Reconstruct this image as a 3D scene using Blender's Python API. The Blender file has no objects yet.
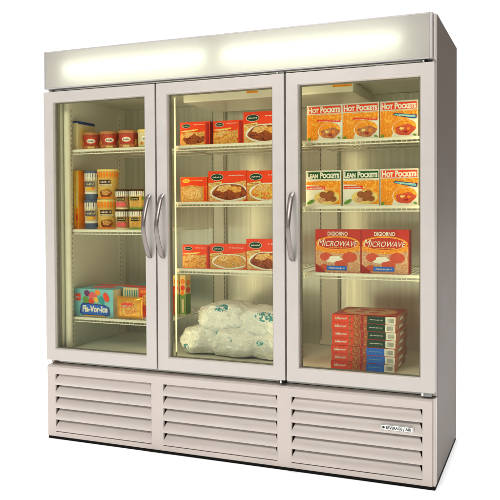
import bpy, bmesh, math, random
from mathutils import Vector, Matrix, noise
random.seed(7)
scn = bpy.context.scene
COL = scn.collection
PI = math.pi

# ------------------------------------------------------------------ materials
MATS = {}
def new_mat(name):
    m = bpy.data.materials.new(name); m.use_nodes = True
    MATS[name] = m
    return m, m.node_tree.nodes, m.node_tree.links, m.node_tree.nodes['Principled BSDF']

def plain(name, col, rough=.5, metal=0.0, var=.06, scale=30, bump=0.0, bscale=200, coat=0, spec=.5):
    """principled surface with slight procedural variation of colour and gloss"""
    m, N, L, P = new_mat(name)
    tc = N.new('ShaderNodeTexCoord'); nz = N.new('ShaderNodeTexNoise')
    nz.inputs['Scale'].default_value = scale; nz.inputs['Detail'].default_value = 5
    L.new(tc.outputs['Object'], nz.inputs['Vector'])
    rp = N.new('ShaderNodeValToRGB')
    lo = tuple(c*(1-var) for c in col); hi = tuple(min(1, c*(1+var)) for c in col)
    rp.color_ramp.elements[0].position = .3; rp.color_ramp.elements[1].position = .7
    rp.color_ramp.elements[0].color = (*lo, 1); rp.color_ramp.elements[1].color = (*hi, 1)
    L.new(nz.outputs['Fac'], rp.inputs['Fac']); L.new(rp.outputs['Color'], P.inputs['Base Color'])
    mr = N.new('ShaderNodeMapRange'); mr.inputs['To Min'].default_value = rough*.85; mr.inputs['To Max'].default_value = min(1, rough*1.15)
    L.new(nz.outputs['Fac'], mr.inputs['Value']); L.new(mr.outputs['Result'], P.inputs['Roughness'])
    P.inputs['Metallic'].default_value = metal
    P.inputs['Specular IOR Level'].default_value = .22 if name.startswith('ink_') else spec
    if coat: P.inputs['Coat Weight'].default_value = coat
    if bump:
        n2 = N.new('ShaderNodeTexNoise'); n2.inputs['Scale'].default_value = bscale; n2.inputs['Detail'].default_value = 3
        L.new(tc.outputs['Object'], n2.inputs['Vector'])
        b = N.new('ShaderNodeBump'); b.inputs['Strength'].default_value = bump; b.inputs['Distance'].default_value = .002
        L.new(n2.outputs['Fac'], b.inputs['Height']); L.new(b.outputs['Normal'], P.inputs['Normal'])
    return m

def food(name, stops, scale=40, dist=1.5, rough=.45):
    """printed food picture: noise ramp through several colours"""
    m, N, L, P = new_mat(name)
    tc = N.new('ShaderNodeTexCoord'); nz = N.new('ShaderNodeTexNoise')
    nz.inputs['Scale'].default_value = scale; nz.inputs['Detail'].default_value = 4; nz.inputs['Distortion'].default_value = dist
    L.new(tc.outputs['Object'], nz.inputs['Vector'])
    rp = N.new('ShaderNodeValToRGB'); cr = rp.color_ramp
    while len(cr.elements) < len(stops): cr.elements.new(.5)
    for i, c in enumerate(stops):
        cr.elements[i].position = .37 + .26*i/(len(stops)-1); cr.elements[i].color = (*c, 1)
    n2 = N.new('ShaderNodeTexNoise'); n2.inputs['Scale'].default_value = scale*3.1; n2.inputs['Detail'].default_value = 6; n2.inputs['Roughness'].default_value = .7
    L.new(tc.outputs['Object'], n2.inputs['Vector'])
    mm = N.new('ShaderNodeMath'); mm.operation = 'MULTIPLY_ADD'; mm.inputs[1].default_value = .5; L.new(n2.outputs['Fac'], mm.inputs[0])
    hf = N.new('ShaderNodeMath'); hf.operation = 'MULTIPLY'; hf.inputs[1].default_value = .5; L.new(nz.outputs['Fac'], hf.inputs[0]); L.new(hf.outputs[0], mm.inputs[2])
    L.new(mm.outputs[0], rp.inputs['Fac']); L.new(rp.outputs['Color'], P.inputs['Base Color'])
    P.inputs['Roughness'].default_value = rough; P.inputs['Specular IOR Level'].default_value = .22
    return m

def lamp(name, col, power):
    m, N, L, P = new_mat(name)
    P.inputs['Base Color'].default_value = (.8, .8, .75, 1)
    P.inputs['Emission Color'].default_value = (*col, 1); P.inputs['Emission Strength'].default_value = power
    return m

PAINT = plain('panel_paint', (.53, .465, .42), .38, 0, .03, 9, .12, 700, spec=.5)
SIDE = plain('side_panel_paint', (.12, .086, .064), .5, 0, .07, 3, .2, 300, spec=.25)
DOORM = plain('door_frame_finish', (.50, .462, .425), .36, .15, .025, 12, .06, 500)
TRIM = plain('header_trim', (.42, .40, .39), .35, .2, .03, 12)
LINER = plain('liner_white', (.70, .70, .63), .33, 0, .03, 4, .03, 30)
COAT = plain('shelf_coating', (.78, .77, .68), .3, 0, .03, 20)
GASKET = plain('gasket_grey', (.16, .155, .12), .6, 0, .1, 40)
BLACK = plain('black_plastic', (.006, .006, .005), .8, spec=.1)
DARK = plain('cavity_shade', (.05, .018, .013), .8)
STEEL = plain('handle_steel', (.22, .19, .175), .34, .8, .06, 40)
PLATE = plain('plate_silver', (.62, .63, .60), .3, .5)
INK = plain('ink_black', (.015, .017, .02), .45)
GREY = plain('ink_grey', (.25, .25, .24), .5)
WHITE = plain('ink_white', (.82, .81, .76), .4, 0, .03)
RED = plain('ink_red', (.80, .055, .014), .36, 0, .08, 25)
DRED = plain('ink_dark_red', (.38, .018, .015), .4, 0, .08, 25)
ORANGE = plain('ink_orange', (.90, .25, .012), .38, 0, .12, 30)
YELLOW = plain('ink_yellow', (.85, .50, .06), .38, 0, .14, 25)
PYEL = plain('ink_pale_yellow', (.80, .62, .22), .4, 0, .1, 20)
GREEN = plain('ink_green', (.006, .085, .02), .4, 0, .1)
DGREEN = plain('ink_dark_green', (.008, .045, .022), .4, 0, .1)
LGREEN = plain('ink_leaf', (.14, .32, .05), .4, 0, .15, 60)
BLUE = plain('ink_blue', (.01, .14, .72), .38, 0, .08)
DBLUE = plain('ink_dark_blue', (.02, .05, .24), .4, 0, .1)
NAVY = plain('ink_slate', (.09, .12, .22), .4, 0, .2, 40)
CYAN = plain('ink_cyan', (.20, .55, .62), .36, 0, .1, 14)
TEAL = plain('ink_teal', (.03, .34, .38), .4, 0, .1)
PINK = plain('ink_pink', (.75, .12, .14), .4, 0, .1)
PURPLE = plain('ink_purple', (.17, .04, .18), .4, 0, .1)
BROWN = plain('ink_brown', (.075, .03, .014), .45, 0, .2)
TAN = plain('ink_tan', (.58, .36, .15), .45, 0, .15, 40)
CREAM = plain('ink_cream', (.74, .64, .40), .45, 0, .08, 20)
KRAFT = plain('carton_side', (.46, .29, .22), .6, 0, .12, 40)
GOLDF = plain('gold_film', (.80, .38, .03), .25, .35, .1, 30, .5, 60)
F_POTPIE = food('print_pasta', [(.30, .05, .012), (.70, .24, .03), (.85, .52, .12), (.45, .10, .02), (.78, .38, .06)], 46)
F_MEAT = food('print_meat', [(.04, .008, .004), (.22, .035, .012), (.42, .10, .02), (.08, .012, .006)], 60)
F_CHICK = food('print_chicken', [(.66, .22, .02), (.85, .50, .10), (.36, .09, .015), (.82, .60, .25), (.55, .14, .02)], 55, 2.2)
F_RICE = food('print_rice', [(.80, .50, .12), (.55, .17, .03), (.88, .70, .32), (.66, .26, .04)], 80, 2)
F_CRUST = food('print_crust', [(.50, .09, .008), (.92, .36, .015), (.78, .19, .01), (.96, .55, .07), (.82, .24, .012)], 34, 2.2)
F_SAUCE = food('print_sauce', [(.42, .04, .015), (.75, .30, .12), (.22, .02, .012), (.72, .48, .25)], 80, 2)
F_BALL = food('print_meatball', [(.20, .05, .02), (.38, .12, .04), (.12, .03, .01)], 90)
F_CHEESE = food('print_cheese', [(.62, .20, .08), (.80, .58, .34), (.42, .10, .04), (.82, .66, .42), (.58, .12, .05), (.75, .45, .22)], 42, 2.5)
F_PEP = food('print_pepperoni', [(.52, .05, .03), (.66, .10, .05), (.44, .04, .02)], 120)
F_MIX = food('print_mottled', [(.60, .04, .02), (.82, .50, .12), (.50, .04, .02), (.10, .06, .02), (.72, .10, .03), (.8, .62, .3)], 95, 2.5)
F_SIDE = food('carton_end_print', [(.42, .15, .10), (.58, .36, .26), (.35, .07, .05), (.62, .45, .34)], 60)
F_FRUIT = food('print_fruit', [(.80, .30, .04), (.65, .06, .02), (.85, .62, .12), (.18, .35, .04)], 70)
FLUO = lamp('header_tube_glow', (.98, 1.0, .89), 8.5)
FLUO_IN = lamp('cabinet_tube_glow', (1.0, .87, .58), 8.8)
STRIP = lamp('strip_glow', (1.0, .85, .50), 1.1)
MATS['floor_white'] = plain('floor_white', (.93, .93, .93), .9, 0, .01, 1)

def diffuser_mat():
    m, N, L, P = new_mat('header_diffuser')
    out = N['Material Output'] if 'Material Output' in N else None
    tr = N.new('ShaderNodeBsdfTranslucent'); tr.inputs['Color'].default_value = (.80, .84, .76, 1)
    di = N.new('ShaderNodeBsdfPrincipled'); di.inputs['Base Color'].default_value = (.50, .47, .43, 1); di.inputs['Roughness'].default_value = .35
    mx = N.new('ShaderNodeMixShader'); mx.inputs['Fac'].default_value = .55
    L.new(tr.outputs[0], mx.inputs[1]); L.new(di.outputs[0], mx.inputs[2]); L.new(mx.outputs[0], out.inputs['Surface'])
    return m
DIFF = diffuser_mat()

def glass_mat():
    m, N, L, P = new_mat('door_glass')
    out = N['Material Output']
    t = N.new('ShaderNodeBsdfTransparent'); t.inputs['Color'].default_value = (.955, .955, .905, 1)
    g = N.new('ShaderNodeBsdfGlossy'); g.inputs['Roughness'].default_value = .02; g.inputs['Color'].default_value = (.8, .85, .8, 1)
    f = N.new('ShaderNodeFresnel'); f.inputs['IOR'].default_value = 1.2
    ge = N.new('ShaderNodeNewGeometry'); iv = N.new('ShaderNodeMath'); iv.operation = 'SUBTRACT'; iv.inputs[0].default_value = 1; L.new(ge.outputs['Backfacing'], iv.inputs[1])
    mu = N.new('ShaderNodeMath'); mu.operation = 'MULTIPLY'; L.new(f.outputs[0], mu.inputs[0]); L.new(iv.outputs[0], mu.inputs[1])
    mx = N.new('ShaderNodeMixShader')
    L.new(mu.outputs[0], mx.inputs['Fac']); L.new(t.outputs[0], mx.inputs[1]); L.new(g.outputs[0], mx.inputs[2]); L.new(mx.outputs[0], out.inputs['Surface'])
    return m
GLASS = glass_mat()

def bag_mat(name, marks):
    """milky ice bag film; marks = [(x,z,rx,rz)] teal print in object coordinates on the front of the bag"""
    m, N, L, P = new_mat(name)
    tc = N.new('ShaderNodeTexCoord'); sep = N.new('ShaderNodeSeparateXYZ'); L.new(tc.outputs['Object'], sep.inputs[0])
    nz = N.new('ShaderNodeTexNoise'); nz.inputs['Scale'].default_value = 55; nz.inputs['Distortion'].default_value = 1.2
    L.new(tc.outputs['Object'], nz.inputs['Vector'])
    def M(op, a, b=None):
        n = N.new('ShaderNodeMath'); n.operation = op
        for i, v in enumerate((a, b)):
            if v is None: continue
            if isinstance(v, (int, float)): n.inputs[i].default_value = v
            else: L.new(v, n.inputs[i])
        return n.outputs[0]
    tot = None
    for (x, z, rx, rz) in marks:
        dx = M('DIVIDE', M('SUBTRACT', sep.outputs['X'], x), rx); dz = M('DIVIDE', M('SUBTRACT', sep.outputs['Z'], z), rz)
        d = M('ADD', M('MULTIPLY', dx, dx), M('MULTIPLY', dz, dz))
        k = M('LESS_THAN', d, 1.0)
        tot = k if tot is None else M('MAXIMUM', tot, k)
    wave = M('GREATER_THAN', nz.outputs['Fac'], .47)
    tot = M('MULTIPLY', tot, wave)
    n3 = N.new('ShaderNodeTexNoise'); n3.inputs['Scale'].default_value = 28; n3.inputs['Detail'].default_value = 5
    L.new(tc.outputs['Object'], n3.inputs['Vector'])
    rp = N.new('ShaderNodeValToRGB'); rp.color_ramp.elements[0].position = .35; rp.color_ramp.elements[1].position = .65
    rp.color_ramp.elements[0].color = (.80, .86, .88, 1); rp.color_ramp.elements[1].color = (.93, .96, .97, 1)
    L.new(n3.outputs['Fac'], rp.inputs['Fac'])
    mx = N.new('ShaderNodeMixRGB'); L.new(tot, mx.inputs[0]); L.new(rp.outputs[0], mx.inputs[1]); mx.inputs[2].default_value = (.015, .30, .38, 1)
    L.new(mx.outputs[0], P.inputs['Base Color'])
    P.inputs['Roughness'].default_value = .28
    P.inputs['Coat Weight'].default_value = .8; P.inputs['Coat Roughness'].default_value = .08
    vo = N.new('ShaderNodeTexVoronoi'); vo.inputs['Scale'].default_value = 42; L.new(tc.outputs['Object'], vo.inputs['Vector'])
    n4 = N.new('ShaderNodeTexNoise'); n4.inputs['Scale'].default_value = 46; n4.inputs['Detail'].default_value = 6; n4.inputs['Distortion'].default_value = 2.2; L.new(tc.outputs['Object'], n4.inputs['Vector'])
    b = N.new('ShaderNodeBump'); b.inputs['Strength'].default_value = .75; b.inputs['Distance'].default_value = .006
    L.new(M('ADD', vo.outputs['Distance'], M('MULTIPLY', n4.outputs['Fac'], 1.6)), b.inputs['Height']); L.new(b.outputs['Normal'], P.inputs['Normal'])
    return m

def brushed():
    m, N, L, P = new_mat('liner_brushed')
    tc = N.new('ShaderNodeTexCoord'); mp = N.new('ShaderNodeMapping'); mp.inputs['Scale'].default_value = (60, 60, 1.2)
    nz = N.new('ShaderNodeTexNoise'); nz.inputs['Scale'].default_value = 1.0; nz.inputs['Detail'].default_value = 4
    L.new(tc.outputs['Object'], mp.inputs[0]); L.new(mp.outputs[0], nz.inputs['Vector'])
    rp = N.new('ShaderNodeValToRGB'); rp.color_ramp.elements[0].position = .3; rp.color_ramp.elements[1].position = .7
    rp.color_ramp.elements[0].color = (.60, .60, .53, 1); rp.color_ramp.elements[1].color = (.74, .74, .67, 1)
    L.new(nz.outputs['Fac'], rp.inputs['Fac']); L.new(rp.outputs[0], P.inputs['Base Color'])
    P.inputs['Metallic'].default_value = .45; P.inputs['Roughness'].default_value = .24
    b = N.new('ShaderNodeBump'); b.inputs['Strength'].default_value = .25; b.inputs['Distance'].default_value = .002
    L.new(nz.outputs['Fac'], b.inputs['Height']); L.new(b.outputs[0], P.inputs['Normal'])
    return m
BRUSH = brushed()

# ------------------------------------------------------------------ mesh builder
class MB:
    def __init__(s): s.v = []; s.f = []; s.m = []; s.mats = []; s.sm = []
    def mi(s, mat):
        if mat not in s.mats: s.mats.append(mat)
        return s.mats.index(mat)
    def add(s, verts, faces, mat, smooth=False):
        o = len(s.v); s.v += [tuple(v) for v in verts]; k = s.mi(mat)
        for f in faces: s.f.append(tuple(i+o for i in f)); s.m.append(k); s.sm.append(smooth)
    def box(s, x0, x1, y0, y1, z0, z1, mat):
        v = [(x0,y0,z0),(x1,y0,z0),(x1,y1,z0),(x0,y1,z0),(x0,y0,z1),(x1,y0,z1),(x1,y1,z1),(x0,y1,z1)]
        s.add(v, [(0,3,2,1),(4,5,6,7),(0,1,5,4),(1,2,6,5),(2,3,7,6),(3,0,4,7)], mat)
    def rod(s, a, b, r, mat, n=8):
        a = Vector(a); b = Vector(b); d = (b-a).normalized()
        u = d.orthogonal().normalized(); w = d.cross(u)
        v = []
        for p in (a, b):
            for i in range(n):
                t = 2*PI*i/n; v.append(p + u*(r*math.cos(t)) + w*(r*math.sin(t)))
        f = [(i, (i+1) % n, n+(i+1) % n, n+i) for i in range(n)]
        s.add(v, f, mat, True); s.add(v, [tuple(range(n-1, -1, -1)), tuple(range(n, 2*n))], mat)
    def lathe(s, prof, cx, cy, mat, n=40, cap=True):
        """prof = [(r,z)] bottom to top"""
        v = []
        for r, z in prof:
            for i in range(n):
                t = 2*PI*i/n; v.append((cx+r*math.cos(t), cy+r*math.sin(t), z))
        f = []
        for k in range(len(prof)-1):
            for i in range(n):
                j = (i+1) % n; f.append((k*n+i, k*n+j, (k+1)*n+j, (k+1)*n+i))
        s.add(v, f, mat, True)
        if cap:
            s.add(v[:n], [tuple(range(n-1, -1, -1))], mat); s.add(v[-n:], [tuple(range(n))], mat)
    def build(s, name, parent=None, loc=(0, 0, 0), rotz=0, bevel=0, seg=2):
        me = bpy.data.meshes.new(name)
        # geometry is stored relative to loc
        me.from_pydata([(x-loc[0], y-loc[1], z-loc[2]) for x, y, z in s.v], [], s.f)
        for mt in s.mats: me.materials.append(mt)
        me.polygons.foreach_set('material_index', s.m); me.polygons.foreach_set('use_smooth', s.sm)
        me.update()
        o = bpy.data.objects.new(name, me); COL.objects.link(o)
        o.location = loc; o.rotation_euler.z = rotz
        if parent: o.parent = parent
        if bevel:
            md = o.modifiers.new('bevel', 'BEVEL'); md.width = bevel; md.segments = seg; md.limit_method = 'ANGLE'; md.angle_limit = math.radians(35)
        return o

def tag(o, label=None, cat=None, group=None, kind=None):
    if label: o['label'] = label
    if cat: o['category'] = cat
    if group: o['group'] = group
    if kind: o['kind'] = kind
    return o
def empty(name, loc=(0, 0, 0)):
    o = bpy.data.objects.new(name, None); COL.objects.link(o); o.location = loc; o.empty_display_size = .05
    return o

_tc = {}
def text_geo(body, small=False, bold=.012, shear=0.0, slant=0.0):
    key = (body, small, bold, shear, slant)
    if key in _tc: return _tc[key]
    c = bpy.data.curves.new('lettering', 'FONT'); c.body = body; c.size = 1; c.offset = bold; c.shear = shear; c.resolution_u = 3
    if small:
        c.small_caps_scale = .74
        for i in range(len(body)): c.body_format[i].use_small_caps = True
    o = bpy.data.objects.new('lettering', c); COL.objects.link(o)
    dg = bpy.context.evaluated_depsgraph_get(); dg.update()
    me = bpy.data.meshes.new_from_object(o.evaluated_get(dg))
    V = [(v.co.x, v.co.y) for v in me.vertices]; F = [tuple(p.vertices) for p in me.polygons]
    bpy.data.objects.remove(o); bpy.data.curves.remove(c); bpy.data.meshes.remove(me)
    x0 = min(v[0] for v in V); x1 = max(v[0] for v in V); y0 = min(v[1] for v in V); y1 = max(v[1] for v in V)
    V = [((x-x0)/(x1-x0)+slant*((y-y0)/(y1-y0)-.5), (y-y0)/(y1-y0)) for x, y in V]
    _tc[key] = (V, F); return V, F

# art: list of flat printed shapes in 0..1 coordinates of a face, each a hair above the one below
def art(mb, put, items, step=.00025):
    for k, it in enumerate(items):
        off = step*(k+1); kind = it[0]
        if kind == 'rect':
            _, x0, y0, x1, y1, mat = it; P = [(x0, y0), (x1, y0), (x1, y1), (x0, y1)]; n = max(1, int((x1-x0)*12))
            P = [(x0+(x1-x0)*i/n, y0) for i in range(n+1)] + [(x1+(x0-x1)*i/n, y1) for i in range(n+1)]
            F = [(i, i+1, 2*n-i, 2*n+1-i) for i in range(n)]
            mb.add([put(x, y, off) for x, y in P], F, mat)
        elif kind == 'poly':
            _, P, mat = it; mb.add([put(x, y, off) for x, y in P], [tuple(range(len(P)))], mat)
        elif kind == 'ell':
            _, cx, cy, rx, ry, mat = it[:6]; a = it[6] if len(it) > 6 else 0; wob = it[7] if len(it) > 7 else 0
            P = []
            for i in range(28):
                t = 2*PI*i/28; w = 1+wob*math.sin(5*t+cx*40)+wob*.6*math.sin(3*t+cy*30)
                x = rx*math.cos(t)*w; y = ry*math.sin(t)*w
                P.append((cx+x*math.cos(a)-y*math.sin(a), cy+x*math.sin(a)+y*math.cos(a)))
            P = [(min(.995, max(.005, x)), min(.995, max(.005, y))) for x, y in P]
            c = [(cx, cy)]
            mb.add([put(x, y, off) for x, y in P+c], [(i, (i+1) % 28, 28) for i in range(28)], mat)
        elif kind == 'text':
            _, body, x0, y0, x1, y1, mat = it[:7]; opt = it[7] if len(it) > 7 else {}
            V, F = text_geo(body, **opt)
            mb.add([put(x0+(x1-x0)*x, y0+(y1-y0)*y, off) for x, y in V], F, mat)
        elif kind == 'scrib':      # unreadable small lettering seen in the photograph: row of short strokes
            _, x0, y0, x1, y1, mat, n = it
            h = y1-y0; rs = random.Random(int(x0*1000)+n); m2 = int(n*1.7); cw = (x1-x0)/m2
            for i in range(m2):
                if rs.random() < .12: continue
                a = x0+cw*(i+rs.uniform(0, .25)); b = a+cw*rs.uniform(.35, .8); lo = y0+h*rs.choice((0, 0, .1, .25)); hi = y1-h*rs.choice((0, .1, .3, .4, .3)); k = cw*.18
                mb.add([put(x, y, off) for x, y in ((a, lo), (b, lo+h*.05), (b+k, hi), (a+k, hi-h*.05))], [(0, 1, 2, 3)], mat)
            yb = y0+h*rs.uniform(.25, .45)
            mb.add([put(x, y, off) for x, y in ((x0, yb), (x1-cw, yb), (x1-cw, yb+h*.16), (x0, yb+h*.16))], [(0, 1, 2, 3)], mat)

def front(x0, y, z0, w, h):   return lambda a, b, o: (x0+a*w, y-o, z0+b*h)
def right(x, y0, z0, d, h):   return lambda a, b, o: (x+o, y0+a*d, z0+b*h)
def top(x0, y0, z, w, d):     return lambda a, b, o: (x0+a*w, y0+b*d, z+o)
def wrap(cx, cy, z0, r, h, a0, a1, r2=None):   # around a round tub, a in 0..1 from angle a0 to a1
    r2 = r2 or r
    return lambda a, b, o: (cx+(r+(r2-r)*b+o)*math.cos(a0+(a1-a0)*a), cy+(r+(r2-r)*b+o)*math.sin(a0+(a1-a0)*a), z0+b*h)

# ------------------------------------------------------------------ setting
W = 1.905; D = .7317; H = 1.91; w = W/3
mb = MB(); mb.add([(-40, -40, -.014), (40, -40, -.014), (40, 40, -.014), (-40, 40, -.014)], [(0, 1, 2, 3)], MATS['floor_white'])
tag(mb.build('floor'), kind='structure')

# ------------------------------------------------------------------ the freezer
FZ = empty('display_freezer', (W/2, D/2, -.014))
tag(FZ, 'tall three-door glass-front merchandiser freezer with lit header and louvred base', 'freezer')
def part(mb, name, bevel=0, parent=None, loc=None, seg=2):
    o = mb.build(name, None, loc or (0, 0, 0), bevel=bevel, seg=seg)
    p = parent or FZ
    o.parent = p
    # keep world placement (parents carry only translations)
    q = p; off = Vector((0, 0, 0))
    while q: off += q.location; q = q.parent
    o.location = Vector(loc or (0, 0, 0)) - off
    return o

YF = .055
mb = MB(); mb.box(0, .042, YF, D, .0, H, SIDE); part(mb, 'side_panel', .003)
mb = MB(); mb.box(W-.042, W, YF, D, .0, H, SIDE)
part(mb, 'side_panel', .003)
# pale folded front edge of each side panel
for x0 in (.001, W-.0185):
    mb = MB(); mb.box(x0, x0+.0175, YF-.0115, YF-.001, .36, H-.002, PAINT); part(mb, 'edge_trim', .002)
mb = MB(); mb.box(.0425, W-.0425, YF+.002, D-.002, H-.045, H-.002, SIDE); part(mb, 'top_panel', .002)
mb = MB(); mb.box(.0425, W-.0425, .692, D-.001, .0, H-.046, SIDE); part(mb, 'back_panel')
# liner
mb = MB(); mb.box(.0425, .06, YF+.001, .691, .40, 1.705, LINER); part(mb, 'liner_wall')
mb = MB(); mb.box(W-.06, W-.0425, YF+.001, .691, .40, 1.705, LINER); part(mb, 'liner_wall')
mb = MB(); mb.box(.0605, W-.0605, .66, .691, .4155, 1.697, BRUSH)
for i in range(7):      # shallow pressed ribs in the back wall
    x = .20+i*.256
    if min(abs(x-.66), abs(x-1.285)) > .07: mb.box(x, x+.012, .6588, .6598, .45, 1.60, BRUSH)
part(mb, 'liner_back', .0012)
mb = MB(); mb.box(.0605, W-.0605, YF+.001, .691, .385, .4245, LINER); part(mb, 'liner_floor', .002)
mb = MB(); mb.box(.0605, W-.0605, YF+.001, .691, 1.698, 1.7195, LINER); part(mb, 'liner_ceiling')
SLOT = plain('slot_shadow', (.12, .12, .10), .6); SLOT2 = plain('track_grey', (.36, .36, .32), .4, .4)
# rear pilasters with dark shelf slots
for x0, x1 in ((.622, .70), (1.232, 1.336)):
    mb = MB(); mb.box(x0, x1, .640, .6565, .427, 1.69, LINER)
    for xs in (x0+.006, x1-.006):
        mb.box(xs-.0035, xs+.0035, .6385, .6398, .45, 1.66, SLOT2)
        for i in range(46): mb.box(xs-.0015, xs+.0015, .6375, .6383, .47+i*.025, .482+i*.025, SLOT)
    part(mb, 'rear_pilaster', .001)
for x, face in ((.0602, 1), (W-.0602, -1)):   # slotted shelf standards on the end walls
    for y in (.13, .58):
        mb = MB(); a, b = sorted((x, x+face*.007)); mb.box(a, b, y, y+.018, .43, 1.67, COAT)
        for i in range(48): 
            c, d = sorted((x+face*.0071, x+face*.0074)); mb.box(c, d, y+.006, y+.012, .45+i*.025, .462+i*.025, SLOT2)
        part(mb, 'shelf_standard')
# front frame of the cabinet: sill, head and two mullions
mb = MB(); mb.box(.043, W-.043, YF-.0005, YF+.03, .36, .4245, LINER)
part(mb, 'front_sill', .002)
mb = MB(); mb.box(.043, W-.043, YF+.0005, YF+.03, 1.685, 1.6975, PAINT); mb.box(.043, W-.043, YF-.001, YF+.0003, 1.685, 1.7235, PAINT); part(mb, 'front_head', .002)
for xm in (.635, 1.27):
    mb = MB(); mb.box(xm-.028, xm+.030, YF+.001, YF+.034, .425, 1.684, LINER)
    part(mb, 'mullion', .004)
for xm, y, r, lm in ((.684, .098, .0035, STRIP), (.638, .103, .009, FLUO_IN), (1.272, .108, .009, FLUO_IN), (W-.0655, .074, .0042, FLUO_IN)):  # second tube is unseen, added behind the mullion to light the left bay
    mb = MB(); mb.rod((xm, y, .45), (xm, y, 1.655), r, lm, 14)
    t = part(mb, 'cabinet_lamp')
    for z in (.43, 1.655):
        mb = MB(); mb.rod((xm, y, z), (xm, y, z+.02), r+.001, COAT, 14)
        part(mb, 'lamp_socket', parent=t)
mb = MB()    # pale lamp cover on the left end wall
mb.lathe([(.0135, .432), (.0165, .445), (.0165, 1.655), (.0135, 1.668)], .079, .088, COAT, 20)
part(mb, 'lamp_cover')

# evaporator housing under the ceiling
mb = MB(); mb.box(.665, 1.515, .22, .60, 1.648, 1.6975, COAT)
ev = part(mb, 'evaporator_housing', .006)
for x0, x1 in ((1.42, 1.51), (1.0, 1.06)):
    mb = MB(); mb.box(x0, x1, .2192, .22, 1.672, 1.684, PYEL); mb.box(x0+.002, x1-.002, .2186, .2191, 1.6745, 1.6815, ORANGE)
    part(mb, 'warning_sticker', parent=ev)

# header box with backlit diffuser
hx0, hx1, hz0, hz1 = .008, 1.893, 1.724, 1.908
mb = MB()
mb.box(hx0, hx0+.006, .001, YF-.013, hz0, hz1, TRIM); mb.box(hx1-.012, hx1, .001, YF-.013, hz0, hz1, TRIM)
mb.box(hx0+.0062, hx1-.0122, .001, YF-.013, hz1-.006, hz1, TRIM); mb.box(hx0+.0062, hx1-.0122, .001, YF-.013, hz0, hz0+.006, TRIM)
hd = part(mb, 'header_frame', .0015)
mb = MB()    # white light box behind the diffuser, set back into the cabinet
mb.box(.0435, W-.0435, .128, .130, 1.721, 1.864, COAT); mb.box(.0435, W-.0435, YF-.0125, .1279, 1.7205, 1.7235, COAT)
mb.box(.0435, W-.0435, YF-.0105, .1279, 1.8605, 1.8645, COAT)
part(mb, 'reflector', parent=hd)
mb = MB()
zz = [hz0+.0062+(hz1-hz0-.0124)*i/6 for i in range(7)]
mb.add([(hx0+.0062, .003, z) for z in zz]+[(hx1-.0124, .003, z) for z in zz], [(i, i+7, i+8, i+1) for i in range(6)], DIFF)
part(mb, 'diffuser', parent=hd)
for a, b in ((.118, .885), (.975, 1.765)):
    mb = MB(); mb.rod((a, .045, 1.812), (b, .045, 1.812), .008, FLUO, 16); part(mb, 'lamp_tube', parent=hd)
for a, b in ((.100, .117), (.886, .903), (.957, .974), (1.766, 1.782)):
    mb = MB(); mb.rod((a, .045, 1.812), (b, .045, 1.812), .010, COAT, 16); part(mb, 'lamp_holder', parent=hd)
# small return at the right end between header and side panel
mb = MB(); mb.box(hx1+.0005, W-.001, .012, YF-.013, hz0, hz1-.004, PAINT); part(mb, 'corner_trim', .003)

# doors
MS, MT, MBt = .054, .0495, .0556
ZT, ZB = 1.7096, .381
def ring(mb, x0, x1, z0, z1, a, b, c, d, yf, yb, mat, ch=.004):
    o = [(x0, z0), (x1, z0), (x1, z1), (x0, z1)]; i = [(a, c), (b, c), (b, d), (a, d)]
    i2 = [(a+ch, c+ch), (b-ch, c+ch), (b-ch, d-ch), (a+ch, d-ch)]
    V = [(x, yf, z) for x, z in o]+[(x, yf, z) for x, z in i]+[(x, yf+.012, z) for x, z in i2]+[(x, yb, z) for x, z in i2]+[(x, yb, z) for x, z in o]
    F = []
    for k in range(4):
        n = (k+1) % 4
        F += [(k, n, 4+n, 4+k), (4+k, 4+n, 8+n, 8+k), (8+k, 8+n, 12+n, 12+k), (12+k, 12+n, 16+n, 16+k), (16+k, 16+n, n, k)]
    mb.add(V, F, mat)
def handle(xc, door):
    mb = MB(); hw = .0122; P = []
    zc = 1.049; hh = .148
    n = 24
    for i in range(n+1):
        t = -1+2*i/n; s = abs(t)
        y = -.012-.052*(1-s**1.55)
        if s > .93: y = -.012+.010*(s-.93)/.07
        wd = hw*(1.0-.16*(1-s)**2)*(1 if s < .96 else .8)
        P.append((y, zc+hh*t, wd))
    V = []
    for y, z, wd in P: V += [(xc-wd, y+.002, z), (xc-wd*.55, y-.0015, z), (xc+wd*.55, y-.0015, z), (xc+wd, y+.002, z), (xc+wd*.8, y+.009, z), (xc-wd*.8, y+.009, z)]
    F = []
    for i in range(n):
        for k in range(6):
            a = i*6+k; b = i*6+(k+1) % 6; F.append((a, b, b+6, a+6))
    mb.add(V, F, STEEL, True); mb.add(V, [(5, 4, 3, 2, 1, 0), tuple(range(n*6, n*6+6))], STEEL)
    for z in (zc-hh*.93, zc+hh*.93): mb.rod((xc, -.012, z), (xc, -.0003, z), .007, STEEL, 12)
    o = part(mb, 'handle', .0008, door)
    return o
gl_labels = []
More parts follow.
